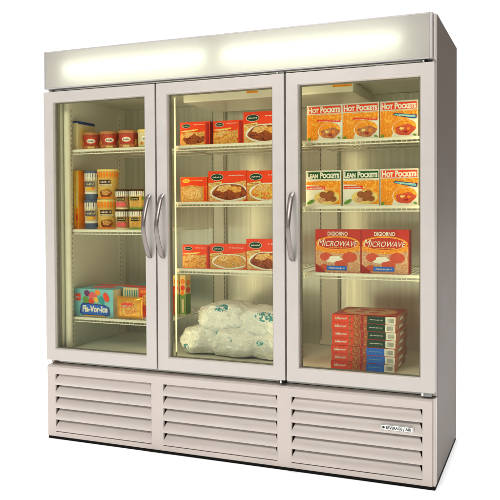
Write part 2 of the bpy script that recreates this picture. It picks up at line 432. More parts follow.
for i in range(3):
    a = i*w+.004; b = (i+1)*w-.004
    if i == 2: b = W-.004
    mb = MB(); ring(mb, a, b, ZB, ZT, a+MS, b-MS, ZB+MBt, ZT-MT, 0, .044, DOORM)
    dr = part(mb, 'door', .0018, seg=3)
    gx0, gx1, gz0, gz1 = a+MS+.0042, b-MS-.0042, ZB+MBt+.0042, ZT-MT-.0042
    mb = MB(); mb.box(gx0, gx1, .014, .018, gz0, gz1, GLASS); part(mb, 'glass_pane', parent=dr)
    mb = MB(); mb.box(gx0, gx1, .034, .037, gz0, gz1, GLASS); part(mb, 'glass_pane', parent=dr)
    mb = MB()   # spacer bar between the panes
    g = .0001
    ring(mb, gx0+g, gx1-g, gz0+g, gz1-g, gx0+.004, gx1-.004, gz0+.003, gz1-.004, .0183, .0337, GASKET, .0005)
    part(mb, 'glass_spacer', parent=dr)
    mb = MB(); ring(mb, a+.010, b-.010, ZB+.010, ZT-.010, a+.028, b-.028, ZB+.028, ZT-.028, .0445, .0535, GASKET, .001)
    part(mb, 'gasket', parent=dr)
    handle({0: b-.031, 1: a+.030, 2: a+.029}[i], dr)
# hinges: small dark hinge hardware above and below the doors
for x0, x1, z0, z1, m in ((1.235, 1.262, .364, .3805, BLACK), (1.845, 1.888, .3635, .3805, GREY), (1.848, 1.872, 1.7105, 1.7225, BLACK),
                       (1.66, 1.70, 1.7105, 1.717, GREY), (1.225, 1.262, 1.7105, 1.7225, GREY)):
    mb = MB(); mb.box(x0, x1, .012, .042, z0, z1, m); mb.box(x0+.004, x0+.012, .008, .0119, z0+.002, z1-.002, PLATE)
    mb.rod(((x0+x1)/2+.006, .024, z0-.0005), ((x0+x1)/2+.006, .024, z1), .005, m, 10)
    part(mb, 'hinge', .001)
mb = MB(); mb.box(.05, W-.05, .0435, .0525, 1.7105, 1.7200, BLACK); part(mb, 'gap_shade_strip')  # black strip put in the gap over the doors for its shade

# base with three louvred grilles
YB = .006; bz1 = .346
ops = [(.052, .597), (.661, 1.227), (1.293, 1.853)]; oz0, oz1 = .022, .312
mb = MB()
xs = [.004]+[v for o in ops for v in o]+[W-.012]
# front sheet as uprights and rails (butted), folded ledge on top
for k in range(0, len(xs), 2):
    mb.add([(xs[k], YB, 0), (xs[k+1], YB, 0), (xs[k+1], YB, oz0), (xs[k], YB, oz0)], [(0, 1, 2, 3)], PAINT)
    mb.add([(xs[k], YB, oz0), (xs[k+1], YB, oz0), (xs[k+1], YB, oz1), (xs[k], YB, oz1)], [(0, 1, 2, 3)], PAINT)
    mb.add([(xs[k], YB, oz1), (xs[k+1], YB, oz1), (xs[k+1], YB, bz1), (xs[k], YB, bz1)], [(0, 1, 2, 3)], PAINT)
for a, b in ops:
    mb.add([(a, YB, 0), (b, YB, 0), (b, YB, oz0), (a, YB, oz0)], [(0, 1, 2, 3)], PAINT)
    mb.add([(a, YB, oz1), (b, YB, oz1), (b, YB, bz1), (a, YB, bz1)], [(0, 1, 2, 3)], PAINT)
    # returns into the opening
    V = [(a, YB, oz0), (b, YB, oz0), (b, YB, oz1), (a, YB, oz1), (a, .02, oz0), (b, .02, oz0), (b, .02, oz1), (a, .02, oz1)]
    mb.add(V, [(0, 4, 5, 1), (1, 5, 6, 2), (2, 6, 7, 3), (3, 7, 4, 0)], PAINT)
X0, X1 = .004, W-.012
mb.add([(X0, YB, bz1), (X1, YB, bz1), (X1, YB+.006, bz1+.008), (X0, YB+.006, bz1+.008), (X1, YF-.001, bz1+.012), (X0, YF-.001, bz1+.012)], [(0, 1, 2, 3), (3, 2, 4, 5)], PAINT)
mb.add([(X0, YB, 0), (X0, YB, bz1), (X0, YB+.006, bz1+.008), (X0, YF-.001, bz1+.012), (X0, YF-.001, 0)], [(0, 1, 2, 3, 4)], PAINT)
mb.add([(X1, YB, 0), (X1, YF-.001, 0), (X1, YF-.001, bz1+.012), (X1, YB+.006, bz1+.008), (X1, YB, bz1)], [(0, 1, 2, 3, 4)], PAINT)
part(mb, 'base_panel')
mb = MB(); mb.box(W-.0115, W, YB+.004, YF-.001, 0, .357, PAINT); part(mb, 'base_corner', .003, seg=3)
mb = MB(); mb.box(.02, W-.02, .05, .053, .005, .34, DARK); part(mb, 'cavity_shade_sheet')  # dark sheet standing in for the shaded machine space behind the louvres
pitch = (oz1-oz0)/5
prof = [(.026, .0562, .0125), (.022, .0525, .012), (.016, .0445, .009), (.0105, .035, .0045), (.0062, .025, -.0008), (.0042, .014, -.001), (.0042, .0035, -.001), (.008, .0015, .001)]
for gi, (a, b) in enumerate(ops):
    mb = MB()
    for s in range(5):
        z0 = oz0+s*pitch+.0012
        V = []; n = len(prof)
        for (y, z, ins) in prof: V += [(a+ins, y+.001, z0+z), (b-ins, y+.001, z0+z)]
        for (y, z, ins) in prof: V += [(a+ins, y+.003, z0+z), (b-ins, y+.003, z0+z)]
        F = [(2*i, 2*i+2, 2*i+3, 2*i+1) for i in range(n-1)]
        mb.add(V, F, PAINT, True)
        mb.add(V, [(2*n+2*i, 2*n+2*i+1, 2*n+2*i+3, 2*n+2*i+2) for i in range(n-1)], PAINT, True)
        mb.add(V, [(2*i, 2*n+2*i, 2*n+2*i+2, 2*i+2) for i in range(n-1)]+[(2*i+1, 2*i+3, 2*n+2*i+3, 2*n+2*i+1) for i in range(n-1)], PAINT)
    part(mb, 'grille')
# name plate on the fourth slat of the right grille
px0, px1, pz0, pz1 = 1.684, 1.818, .211, .236
mb = MB(); mb.box(px0, px1, .0018, .0042, pz0, pz1, PLATE)
pl = part(mb, 'name_plate', .0008)
mb = MB(); put = front(px0, .0018, pz0, px1-px0, pz1-pz0)
art(mb, put, [('rect', .012, .05, .988, .95, INK), ('rect', .022, .1, .978, .9, PLATE)], .0003)
art(mb, lambda x, y, o: put(x, y, o+.0006), [('ell', .085, .5, .04, .21, INK), ('text', 'BEVERAGE', .16, .26, .66, .74, INK, dict(bold=.03)),
    ('poly', [(.685, .14), (.70, .14), (.735, .86), (.72, .86)], INK), ('text', 'AIR', .755, .26, .93, .74, INK, dict(bold=.03))], .0002)
part(mb, 'plate_lettering', parent=pl)
# thin black strip standing in for the shadow line under the base
mb = MB(); mb.box(.006, W-.002, YB+.001, D-.004, -.0138, -.0004, BLACK); part(mb, 'base_shadow_strip')

# wire shelves
def shelf(x0, x1, z, y0=.112, y1=.628):
    mb = MB(); n = int((x1-x0)/.021)
    mb.box(x0, x1, y0, y0+.004, z-.012, z, COAT)
    mb.rod((x0, y0+.003, z-.023), (x1, y0+.003, z-.023), .0025, COAT)
    for y in (.28, .45, y1): mb.rod((x0, y, z-.006), (x1, y, z-.006), .003, COAT)
    for x in (x0+.002, x1-.002): mb.rod((x, y0+.004, z-.006), (x, y1, z-.006), .003, COAT)
    for i in range(1, n):
        x = x0+(x1-x0)*i/n; mb.rod((x, y0+.0045, z-.0022), (x, y1, z-.0022), .0016, COAT, 6)
        mb.rod((x, y0+.0022, z-.022), (x, y0+.0022, z-.0122), .0012, COAT, 5)
    for x in (x0+.001, x1-.007):
        mb.box(x, x+.006, y0+.012, y0+.05, z-.02, z-.010, COAT)
    return part(mb, 'wire_shelf')
SH1 = (1.432, 1.029, .585); SH2 = (1.430, 1.163, .846); SH3 = (1.427, 1.138, .845)
for z in SH1: shelf(.079, .606, z)
for z in SH2: shelf(.677, 1.244, z)
for z in SH3: shelf(1.312, 1.836, z)

# ------------------------------------------------------------------ goods (each one a thing of its own)
def place(src, x, y, z, rotz=0, first=False):
    o = src if first else src.copy()
    if not first: COL.objects.link(o)
    o.location = (x, y, z); o.rotation_euler.z = rotz
    kids = [c for c in src.children] if not first else []
    for c in kids:
        d = c.copy(); COL.objects.link(d); d.parent = o
    return o
def carton(name, wd, h, d, body, items, side=None, topm=None, side_items=None, top_items=None):
    mb = MB(); mb.box(0, wd, 0, d, 0, h, body)
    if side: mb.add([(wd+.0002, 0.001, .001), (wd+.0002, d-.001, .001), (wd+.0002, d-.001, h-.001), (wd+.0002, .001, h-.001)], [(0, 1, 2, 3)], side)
    if topm: mb.add([(.001, .001, h+.0002), (wd-.001, .001, h+.0002), (wd-.001, d-.001, h+.0002), (.001, d-.001, h+.0002)], [(0, 1, 2, 3)], topm)
    art(mb, front(0, 0, 0, wd, h), items)
    if side_items: art(mb, lambda a, b, o: right(wd, 0, 0, d, h)(a, b, o+.0003), side_items)
    if top_items: art(mb, lambda a, b, o: top(0, 0, h, wd, d)(a, b, o+.0003), top_items)
    return mb.build(name)

# --- red dinner cartons, middle door
def dinner(wd, h, foods, kind):
    f1, f2 = foods
    it = []
    if kind == 'wide':
        it += [('poly', [(.01, .52), (.30, .60), (.62, .60), (.99, .68), (.99, .08), (.90, .02), (.01, .02)], f1),
               ('poly', [(.01, .46), (.5, .40), (.99, .44), (.99, .40), (.5, .35), (.01, .42)], YELLOW),
               ('ell', .56, .30, .50, .30, WHITE), ('ell', .56, .31, .45, .26, f2, 0, .04),
               ('ell', .42, .44, .20, .10, F_RICE, .3, .1), ('ell', .72, .40, .16, .10, F_POTPIE, -.2, .1),
               ('poly', [(.01, .60), (.36, .66), (.36, .58), (.01, .52)], PYEL), ('scrib', .06, .555, .32, .61, DRED, 9),
               ('ell', .24, .80, .165, .11, WHITE), ('ell', .24, .80, .155, .10, DGREEN), ('scrib', .13, .775, .35, .83, WHITE, 8),
               ('scrib', .55, .83, .94, .87, WHITE, 13)]
    else:
        it += [('poly', [(.01, .50), (.25, .62), (.6, .56), (.82, .60), (.82, .02), (.01, .02)], f1),
               ('ell', .46, .28, .36, .22, f2, 0, .06), ('ell', .28, .46, .18, .09, F_RICE, .4, .1), ('ell', .66, .46, .15, .08, F_CHICK, -.3, .1),
               ('poly', [(.04, .64), (.60, .70), (.60, .64), (.04, .58)], YELLOW), ('scrib', .08, .61, .50, .65, WHITE, 9),
               ('ell', .21, .84, .145, .09, WHITE), ('ell', .21, .84, .135, .08, DGREEN), ('scrib', .11, .82, .30, .86, WHITE, 7),
               ('rect', .87, .05, .97, .95, DRED), ('scrib', .45, .86, .82, .895, WHITE, 11)]
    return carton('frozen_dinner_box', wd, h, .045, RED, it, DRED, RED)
G = 'red frozen dinner cartons behind the middle door'
dA = dinner(.158, .113, (F_POTPIE, F_MEAT), 'tall'); dB = dinner(.155, .111, (F_POTPIE, F_POTPIE), 'tall')
dC = dinner(.196, .143, (F_RICE, F_MEAT), 'wide'); dD = dinner(.190, .140, (F_CHICK, F_FRUIT), 'wide'); dE = dinner(.185, .118, (F_CHICK, F_CHICK), 'wide')
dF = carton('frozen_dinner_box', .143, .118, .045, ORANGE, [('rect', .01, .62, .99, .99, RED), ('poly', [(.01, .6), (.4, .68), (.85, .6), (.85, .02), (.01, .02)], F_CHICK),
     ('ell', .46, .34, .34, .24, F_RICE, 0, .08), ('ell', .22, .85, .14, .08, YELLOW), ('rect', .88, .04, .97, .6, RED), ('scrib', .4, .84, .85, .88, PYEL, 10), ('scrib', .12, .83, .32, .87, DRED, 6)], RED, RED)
rows = [(dA, .685, .150, SH2[0], 'small red dinner carton, leftmost on the top shelf of the middle door', 1),
        (dB, .860, .150, SH2[0], 'small red dinner carton between two others on the top shelf, middle door', 1),
        (dC, 1.018, .140, SH2[0], 'large red dinner carton, right end of the top shelf, middle door', 1),
        (dF, .685, .150, SH2[1], 'orange and red dinner carton with a yellow emblem, left end of its shelf', 1),
        (dC, .834, .145, SH2[1], 'large red dinner carton, middle one on the second shelf, middle door', 0),
        (dD, 1.034, .140, SH2[1], 'large red dinner carton with golden dish, right end of the second shelf, middle door', 1),
        (dB, .690, .155, SH2[2], 'small red dinner carton leftmost on the shelf right above the ice bags', 0),
        (dE, .838, .150, SH2[2], 'red dinner carton with golden chicken in the centre of the shelf above the ice bags', 1),
        (dC, 1.029, .140, SH2[2], 'large red dinner carton at the right end of the shelf above the ice bags', 0)]
for src, x, y, z, lab, first in rows:
    o = place(src, x, y, z, random.uniform(-.02, .02), bool(first)); tag(o, lab, 'food box', G)

# --- sandwich cartons, right door
def pocket(banner, text, foodm, slash, lean):
    it = [('rect', .01, .01, .99, .99, WHITE)]
    if lean:
        it += [('poly', [(.01, .70), (.99, .70), (.99, .46), (.62, .50), (.35, .58), (.01, .60)], F_CRUST),
               ('poly', [(.52, .5), (.99, .46), (.99, .05), (.62, .05)], F_CRUST), ('rect', .02, .47, .55, .56, RED), ('scrib', .05, .49, .52, .535, WHITE, 12),
               ('ell', .60, .24, .36, .19, PYEL), ('ell', .50, .32, .11, .085, foodm), ('ell', .70, .34, .12, .09, foodm), ('ell', .61, .22, .12, .09, foodm), ('ell', .45, .17, .10, .07, F_CHEESE, 0, .1), ('ell', .78, .20, .10, .08, foodm),
               ('ell', .14, .12, .12, .045, LGREEN, .5)]
    else:
        it += [('poly', [(.01, .74), (.99, .74), (.99, .55), (.70, .50), (.42, .34), (.30, .02), (.01, .02)], F_CRUST),
               ('ell', .16, .30, .14, .26, F_CRUST), ('ell', .65, .27, .33, .23, WHITE, .1), ('ell', .65, .28, .31, .215, F_CRUST, .1), ('ell', .67, .21, .26, .145, foodm, .1, .08), ('ell', .58, .25, .06, .035, PYEL, 0, .2), ('ell', .76, .24, .05, .03, ORANGE, 0, .2), ('ell', .68, .16, .06, .03, DRED, 0, .2),
               ('ell', .07, .06, .05, .035, LGREEN, .5), ('ell', .92, .07, .05, .025, LGREEN, -.3)]
        if slash: it += [('poly', [(.34, .62), (.40, .67), (.97, .60), (.97, .51), (.90, .50)], DBLUE), ('poly', [(.38, .622), (.42, .652), (.94, .585), (.94, .53), (.88, .53)], CYAN), ('scrib', .46, .575, .90, .605, WHITE, 9)]
        else: it += [('poly', [(.30, .60), (.96, .56), (.96, .50), (.30, .54)], RED), ('scrib', .34, .53, .92, .555, WHITE, 12)]
    it += [('rect', .03, .765, .97, .955, banner), ('text', text, .045, .778, .955, .945, WHITE, dict(small=True, bold=.045)), ('scrib', .30, .705, .85, .735, PYEL, 10)]
    return carton('frozen_sandwich_box', .1615, .158, .062, WHITE, it, CREAM, CREAM)
GP = 'frozen sandwich cartons behind the right door'
hA = pocket(RED, 'Hot Pockets', F_SAUCE, False, False); hB = pocket(RED, 'Hot Pockets', F_PEP, True, False); lA = pocket(GREEN, 'Lean Pockets', F_BALL, False, True)
rows = [(hA, 1.322, SH3[0], 'red-banner sandwich carton on the top shelf of the right door, leftmost', 1),
        (hA, 1.4855, SH3[0], 'red-banner sandwich carton in the middle of the top shelf of the right door', 0),
        (hB, 1.650, SH3[0], 'red-banner sandwich carton with blue flash at the right end of the top shelf', 1),
        (lA, 1.317, SH3[1], 'green-banner sandwich carton at the left end of the second shelf of the right door', 1),
        (lA, 1.4855, SH3[1], 'green-banner sandwich carton directly left of the red-banner one on the second shelf', 0),
        (hB, 1.6525, SH3[1], 'red-banner sandwich carton with blue flash, right of two green-banner ones', 0)]
for src, x, z, lab, first in rows:
    o = place(src, x, .148+random.uniform(-.004, .004), z, random.uniform(-.012, .012), bool(first)); tag(o, lab, 'food box', GP)

# --- microwave pizza cartons
PRED = plain('ink_pizza_red', (.52, .03, .018), .38, 0, .1, 25)
def pizza_box():
    it = [('rect', .01, .01, .99, .99, PRED), ('rect', .01, .01, .99, .55, F_CHEESE),
          ('poly', [(.01, .62), (.99, .62), (.99, .52), (.75, .46), (.5, .44), (.25, .46), (.01, .52)], F_CRUST),
          ('ell', .24, .36, .14, .10, F_PEP), ('ell', .76, .36, .16, .12, F_PEP), ('ell', .58, .20, .15, .09, F_PEP), ('ell', .20, .12, .10, .07, F_PEP),
          ('ell', .42, .31, .16, .07, WHITE, .2, .15), ('ell', .86, .16, .09, .05, F_CHEESE, 0, .1), ('poly', [(.01, .20), (.12, .12), (.22, .01), (.01, .01)], DRED),
          ('ell', .5, .68, .485, .175, ORANGE), ('ell', .5, .68, .455, .150, YELLOW), ('ell', .5, .68, .440, .138, PRED),
          ('text', 'DIGIORNO', .28, .855, .72, .95, WHITE, dict(bold=.02)),
          ('text', 'Microwave', .07, .61, .93, .775, WHITE, dict(bold=0, slant=.05, small=True)), ('scrib', .30, .565, .72, .592, YELLOW, 11),
          ('rect', .26, .055, .70, .155, BLUE), ('scrib', .30, .085, .66, .125, WHITE, 12)]
    return carton('frozen_pizza_box', .2055, .190, .062, PRED, it, DRED, PRED)
pb = pizza_box()
for x, lab, f in ((1.360, 'square red microwave pizza carton, left one of the two standing on the third shelf', 1), (1.5685, 'square red microwave pizza carton, right one of the two standing on the third shelf', 0)):
    o = place(pb, x, .148, SH3[2], .004 if f else -.006, bool(f)); tag(o, lab, 'pizza box', 'microwave pizza cartons on the shelf')

# --- stack of flat pizza cartons on the floor of the cabinet
def flat_box(tab, lid=None):
    h = .0336
    it = [('rect', .005, .03, .69, .97, F_MIX), ('rect', .005, .03, .27, .97, RED), ('scrib', .05, .34, .24, .70, WHITE, 9),
          ('rect', .30, .10, .34, .9, RED), ('rect', .46, .1, .50, .9, DRED), ('rect', .56, .03, .84, .97, tab),
          ('scrib', .60, .46, .80, .60, CYAN if tab is BLUE else WHITE, 12), ('rect', .842, .03, .995, .97, WHITE), ]+[('rect', .875+.014*i, .22, .882+.014*i, .78, GREY) for i in range(7)]
    ti = [('ell', .5, .5, .42, .42, F_CRUST), ('ell', .5, .5, .37, .37, F_CHEESE), ('ell', .35, .4, .09, .09, F_PEP), ('ell', .6, .35, .09, .09, F_PEP), ('ell', .62, .66, .09, .09, F_PEP), ('ell', .38, .68, .09, .09, F_PEP), ('rect', .05, .02, .95, .12, RED)]
    return carton('flat_pizza_box', .281, h, .262, RED, it, F_SIDE, DRED, [('rect', .02, .1, .98, .9, F_SIDE), ('rect', .30, .25, .6, .6, WHITE), ('scrib', .65, .3, .9, .6, DRED, 6)], ti)
fg = flat_box(DGREEN); fb = flat_box(BLUE)
ords = ['bottom', 'second from the bottom', 'third from the bottom', 'fourth from the bottom', 'third from the top', 'second from the top', 'topmost']
dx = [0, .003, .001, .004, .006, .003, .006]
usedf = {}
for k in range(7):
    s = fb if k < 3 else fg
    o = place(s, 1.438+dx[k], .122+random.uniform(-.003, .004), .4250+k*.0343, random.uniform(-.010, .010), s not in usedf); usedf[s] = 1
    tag(o, ('blue-tabbed' if k < 3 else 'green-tabbed')+' flat pizza carton, '+ords[k]+' of its stack', 'pizza box', 'flat pizza cartons in one stack')

# --- tubs
def tub(r, h, body, lidm, lidh, items, lidr=None, taper=.93, name='ice_cream_tub', a0=-PI*.95, a1=-PI*.05, lid_items=None):
    mb = MB(); hb = h-lidh
    mb.lathe([(r*taper*.97, .0005), (r*taper, .003), (r*.985, hb)], 0, 0, body, 40)
    rr = .985
    art(mb, wrap(0, 0, 0, r*taper+.0003, hb, a0, a1, r*rr+.0003), items, .0003)
    t = mb.build(name)
    lr = lidr or r*1.02
    mb = MB(); mb.lathe([(lr*.985, hb+.0003), (lr, hb+.002), (lr, h-.002), (lr*.985, h), (lr*.93, h), (lr*.91, h-.003)], 0, 0, lidm, 40)
    if lid_items: art(mb, wrap(0, 0, hb, lr+.0004, lidh, a0, a1), lid_items, .0003)
    l = mb.build('lid', t)
    return t
def drips(mat, mat2, n=9, y0=.78):    # scalloped top edge of the printed tubs
    out = [('rect', .0, y0+.10, 1, .995, mat2)]
    for i in range(n):
        c = (i+.5)/n; wv = .36/n
        out.append(('poly', [(c-wv, .99), (c-wv, y0+.05), (c-wv*.5, y0-.02), (c+wv*.5, y0-.02), (c+wv, y0+.05), (c+wv, .99)], mat))
    return out
TUBRED = plain('tub_red', (.42, .05, .025), .4, 0, .2, 30); TUBLID = plain('tub_lid', (.50, .20, .07), .45, 0, .15, 40)
t1 = tub(.049, .092, TUBRED, TUBLID, .014, [('rect', 0, .0, 1, .30, F_SAUCE), ('ell', .5, .60, .20, .20, RED), ('ell', .5, .60, .165, .15, WHITE), ('scrib', .38, .55, .62, .65, BROWN, 8), ('ell', .12, .45, .06, .2, F_FRUIT), ('ell', .88, .45, .06, .2, F_FRUIT), ('rect', .38, .12, .62, .24, PYEL)])
t1w = tub(.049, .092, CREAM, PYEL, .014, [('rect', 0, .0, 1, .12, LGREEN), ('rect', .3, .45, .7, .75, WHITE), ('scrib', .33, .52, .67, .66, BROWN, 8), ('ell', .3, .28, .08, .1, F_FRUIT)])
GT = 'ice cream tubs behind the left door'
n1 = [(t1, .135, .225, 'round red tub with white label on the top left shelf, leftmost beside the cream carton', 1, 0),
      (t1, .246, .215, 'round red tub in the centre of three matching tubs on the top left shelf', 0, .12),
      (t1, .357, .215, 'front-row round red tub next to the pale cream tub, top shelf, left door', 0, -.1),
      (t1w, .468, .215, 'pale cream tub at the right of the red tubs on the top left shelf', 1, 0)]
for s, x, y, lab, f, r in n1:
    tag(place(s, x, y, SH1[0], r+.42, bool(f)), lab, 'ice cream tub', GT)
for k, x in enumerate((.20, .325, .45)):
    o = place(t1, x, .36, SH1[0], .3*k+.1); tag(o, ['red tub in the back row of the top left shelf, leftmost', 'middle red tub in the back row of the top left shelf', 'right-hand red tub in the back row of the top left shelf'][k], 'ice cream tub', GT)
GOLDP = food('tub_gold_print', [(.55, .28, .05), (.82, .55, .15), (.68, .38, .07), (.85, .62, .22)], 38)
MIXP = food('tub_mottled_print', [(.50, .28, .12), (.75, .52, .25), (.35, .12, .07), (.72, .45, .2)], 70)
tA = tub(.038, .149, CREAM, NAVY, .012, [('rect', 0, 0, 1, .22, NAVY), ('rect', 0, .22, 1, .30, WHITE)]+drips(WHITE, NAVY, 9, .74)+[('rect', .25, .50, .75, .68, NAVY), ('scrib', .28, .54, .72, .64, PYEL, 8), ('ell', .5, .40, .16, .07, YELLOW), ('ell', .68, .42, .06, .05, ORANGE)])
tB = tub(.055, .151, GOLDP, PYEL, .012, drips(ORANGE, PYEL, 10, .80)+[('rect', .27, .56, .66, .70, BROWN), ('scrib', .29, .59, .64, .67, WHITE, 9), ('rect', .25, .47, .70, .54, CREAM), ('scrib', .28, .49, .68, .52, BROWN, 12), ('ell', .5, .20, .20, .15, F_MEAT, 0, .06), ('ell', .5, .24, .13, .09, F_CHICK, 0, .1), ('rect', 0, .03, 1, .07, ORANGE)])
tC = tub(.0375, .100, MIXP, BROWN, .010, [('rect', 0, 0, 1, .10, CREAM)]+drips(WHITE, BROWN, 10, .72)+[('rect', .30, .48, .70, .66, INK), ('scrib', .33, .52, .67, .62, PYEL, 7), ('rect', .28, .14, .72, .38, PINK), ('ell', .08, .6, .05, .12, LGREEN), ('ell', .92, .6, .05, .12, LGREEN)])
tD = tub(.0375, .100, GOLDP, BROWN, .010, [('rect', 0, 0, 1, .10, LGREEN)]+drips(WHITE, BROWN, 10, .72)+[('rect', .30, .48, .70, .66, INK), ('scrib', .33, .52, .67, .62, PYEL, 7), ('ell', .5, .26, .18, .14, F_CHICK, 0, .08), ('ell', .92, .6, .05, .12, LGREEN)])
for nm, s, x, y, h, txt in (('A', tA, .141, .205, .149, 'slate and cream striped tub'), ('B', tB, .240, .205, .151, 'large yellow tub'), ('C', tC, .338, .185, .100, 'small pink-patched tub'), ('D', tD, .418, .185, .100, 'small pale yellow tub')):
    for k in (0, 1):
        o = place(s, x+(.002 if k else 0), y, SH1[1]+k*(h+.0008), (.34 if nm != 'B' else .42)-.1*k, k == 0)
        tag(o, txt+(' stacked on top of its twin' if k else ' carrying its twin on top')+', second shelf, left door', 'ice cream tub', GT)
o = place(tC, .500, .20, SH1[1], .3); tag(o, 'small brown tub standing single at the right end of the second left shelf', 'ice cream tub', GT)
# tall orange carton at the left end of the tubs
oc = carton('tall_carton', .030, .30, .12, YELLOW, [('rect', .05, .0, .95, .35, ORANGE), ('rect', .1, .4, .9, .62, PYEL), ('ell', .5, .2, .35, .06, RED), ('rect', .2, .05, .5, .9, YELLOW), ('rect', .6, .4, .85, .95, PYEL)], ORANGE, YELLOW)
oc.location = (.0685, .150, SH1[1]); tag(oc, 'tall narrow yellow-orange carton standing left of the tubs on the second shelf', 'carton')
cc = carton('pale_carton', .03, .150, .150, CREAM, [('rect', .01, .93, .99, .995, DBLUE)], CREAM, DBLUE, [('rect', .0, .90, 1, .995, DBLUE), ('rect', .1, .15, .45, .75, PYEL), ('rect', .55, .2, .9, .6, WHITE)])
cc.location = (.0685, .150, SH1[0]); tag(cc, 'pale cream carton with dark blue top edge beside the red tubs', 'carton')

# --- ice pop cartons
it = [('rect', .005, .01, .995, .99, CYAN), ('rect', .02, .56, .16, .82, RED), ('scrib', .04, .64, .14, .74, WHITE, 4)]
for x, y, rx, ry, m in ((.33, .84, .075, .12, PURPLE), (.48, .72, .11, .17, PINK), (.60, .88, .07, .10, ORANGE), (.70, .60, .07, .16, TEAL), (.82, .72, .07, .17, RED), (.30, .60, .08, .13, LGREEN), (.44, .56, .07, .10, RED), (.56, .62, .06, .10, YELLOW)):
    it.append(('ell', x, y, rx, ry, m, .2, .04))
it += [('poly', [(.14, .12), (.16, .38), (.22, .50), (.78, .44), (.90, .34), (.92, .08), (.78, .02), (.22, .04)], DBLUE), ('poly', [(.17, .13), (.19, .36), (.24, .46), (.77, .40), (.87, .31), (.89, .11), (.77, .06), (.24, .08)], BLUE),
       ('text', 'Fla-Vor-Ice', .21, .16, .86, .40, WHITE, dict(bold=.05, shear=.1)), ('rect', .25, .015, .8, .05, YELLOW)]
ip = carton('ice_pop_box', .232, .140, .24, CYAN, it, CREAM, CYAN, [('rect', .05, .1, .95, .9, CREAM)], [('rect', .01, .70, .99, .99, RED), ('rect', .05, .1, .95, .66, CYAN), ('ell', .5, .4, .3, .2, PINK)])
ip.location = (.069, .150, SH1[2]); tag(ip, 'wide light blue ice pop carton with fruit picture on the third left shelf', 'food box')
i2 = carton('fruit_bar_box', .228, .148, .20, CYAN, [('rect', .01, .01, .40, .99, CREAM)]+[('rect', .05+.06*i, .3, .075+.06*i, .92, TEAL) for i in range(6)]+[('rect', .41, .01, .99, .99, RED), ('ell', .62, .6, .14, .2, F_FRUIT), ('ell', .85, .4, .1, .2, F_FRUIT), ('rect', .45, .82, .95, .93, ORANGE)], RED, DRED, None, [('rect', .02, .02, .98, .5, RED), ('rect', .02, .55, .98, .98, TEAL)])
i2.location = (.316, .215, SH1[2]); tag(i2, 'red and pale striped carton standing behind the golden pouch', 'food box')

# gold pouch: pillow-shaped film bag with crimped ends
mb = MB(); nx, nz = 30, 22; pw, ph = .150, .110; V = []
for side in (-1, 1):
    for j in range(nz+1):
        for i in range(nx+1):
            u = i/nx*2-1; v = j/nz*2-1
            e = (max(0, 1-abs(u)**3.2))**.6*(max(0, 1-abs(v)**3.0))**.5
            y = side*(.022*e+.0008)+.0025*noise.noise(Vector((u*4, side*2, v*4)))*e
            V.append((pw/2+u*pw/2*(1-.04*(1-abs(v))), y, ph/2+v*ph/2))
n1_ = (nx+1)*(nz+1); F = []; FM = []
for s in (0, 1):
    for j in range(nz):
        for i in range(nx):
            a = s*n1_+j*(nx+1)+i; q = (a, a+1, a+nx+2, a+nx+1) if s == 0 else (a, a+nx+1, a+nx+2, a+1)
            F.append(q); FM.append((s, i/nx, j/nz))
edge = [(0, i) for i in range(nx)]
fa = {GOLDF: [], F_FRUIT: [], RED: [], WHITE: []}
for q, (s, u, v) in zip(F, FM):
    m = GOLDF
    if s == 0 and ((u-.5)/.34)**2+((v-.50)/.30)**2 < 1: m = F_FRUIT
    if s == 0 and .26 < u < .66 and .50 < v < .72: m = RED
    fa[m].append(q)
for m, fs in fa.items():
    if fs:
        k = mb.mi(m); 
o0 = len(mb.v); mb.v += V
for m, fs in fa.items():
    for q in fs: mb.f.append(tuple(i+o0 for i in q)); mb.m.append(mb.mi(m)); mb.sm.append(True)
bd = [j*(nx+1) for j in range(nz+1)]+[nz*(nx+1)+i for i in range(1, nx+1)]+[j*(nx+1)+nx for j in range(nz-1, -1, -1)]+[i for i in range(nx-1, 0, -1)]
for a, b in zip(bd, bd[1:]+bd[:1]): mb.f.append((a, b, b+n1_, a+n1_)); mb.m.append(mb.mi(GOLDF)); mb.sm.append(False)
art(mb, lambda x, y, o: (pw*x, -.0245-o, ph*y), [('scrib', .30, .56, .62, .66, WHITE, 7)], .0003)
gp = mb.build('snack_pouch'); gp.location = (.322, .150, SH1[2]); tag(gp, 'shiny golden pouch with red picture leaning in front of the red carton', 'pouch')

# tall cartons at the right end of the third left shelf (seen through the middle door)
tc_ = carton('tall_snack_carton', .030, .205, .06, CREAM, [('rect', .02, .01, .98, .52, LGREEN), ('rect', .02, .52, .98, .99, PYEL), ('ell', .5, .84, .42, .07, ORANGE), ('ell', .5, .68, .42, .07, RED), ('ell', .45, .55, .35, .06, ORANGE), ('rect', .3, .06, .7, .4, CREAM)], PYEL, CREAM,
             [('rect', .02, .01, .98, .52, LGREEN), ('ell', .5, .80, .4, .08, ORANGE), ('ell', .5, .62, .4, .07, RED)])
for k, x in enumerate((.536, .571)):
    o = place(tc_, x, .345+.01*k, SH1[2], 0, k == 0); tag(o, ['slim upright green and orange carton, left one of the pair', 'slim upright green and orange carton, right one of the pair'][k], 'carton', 'slim upright cartons')

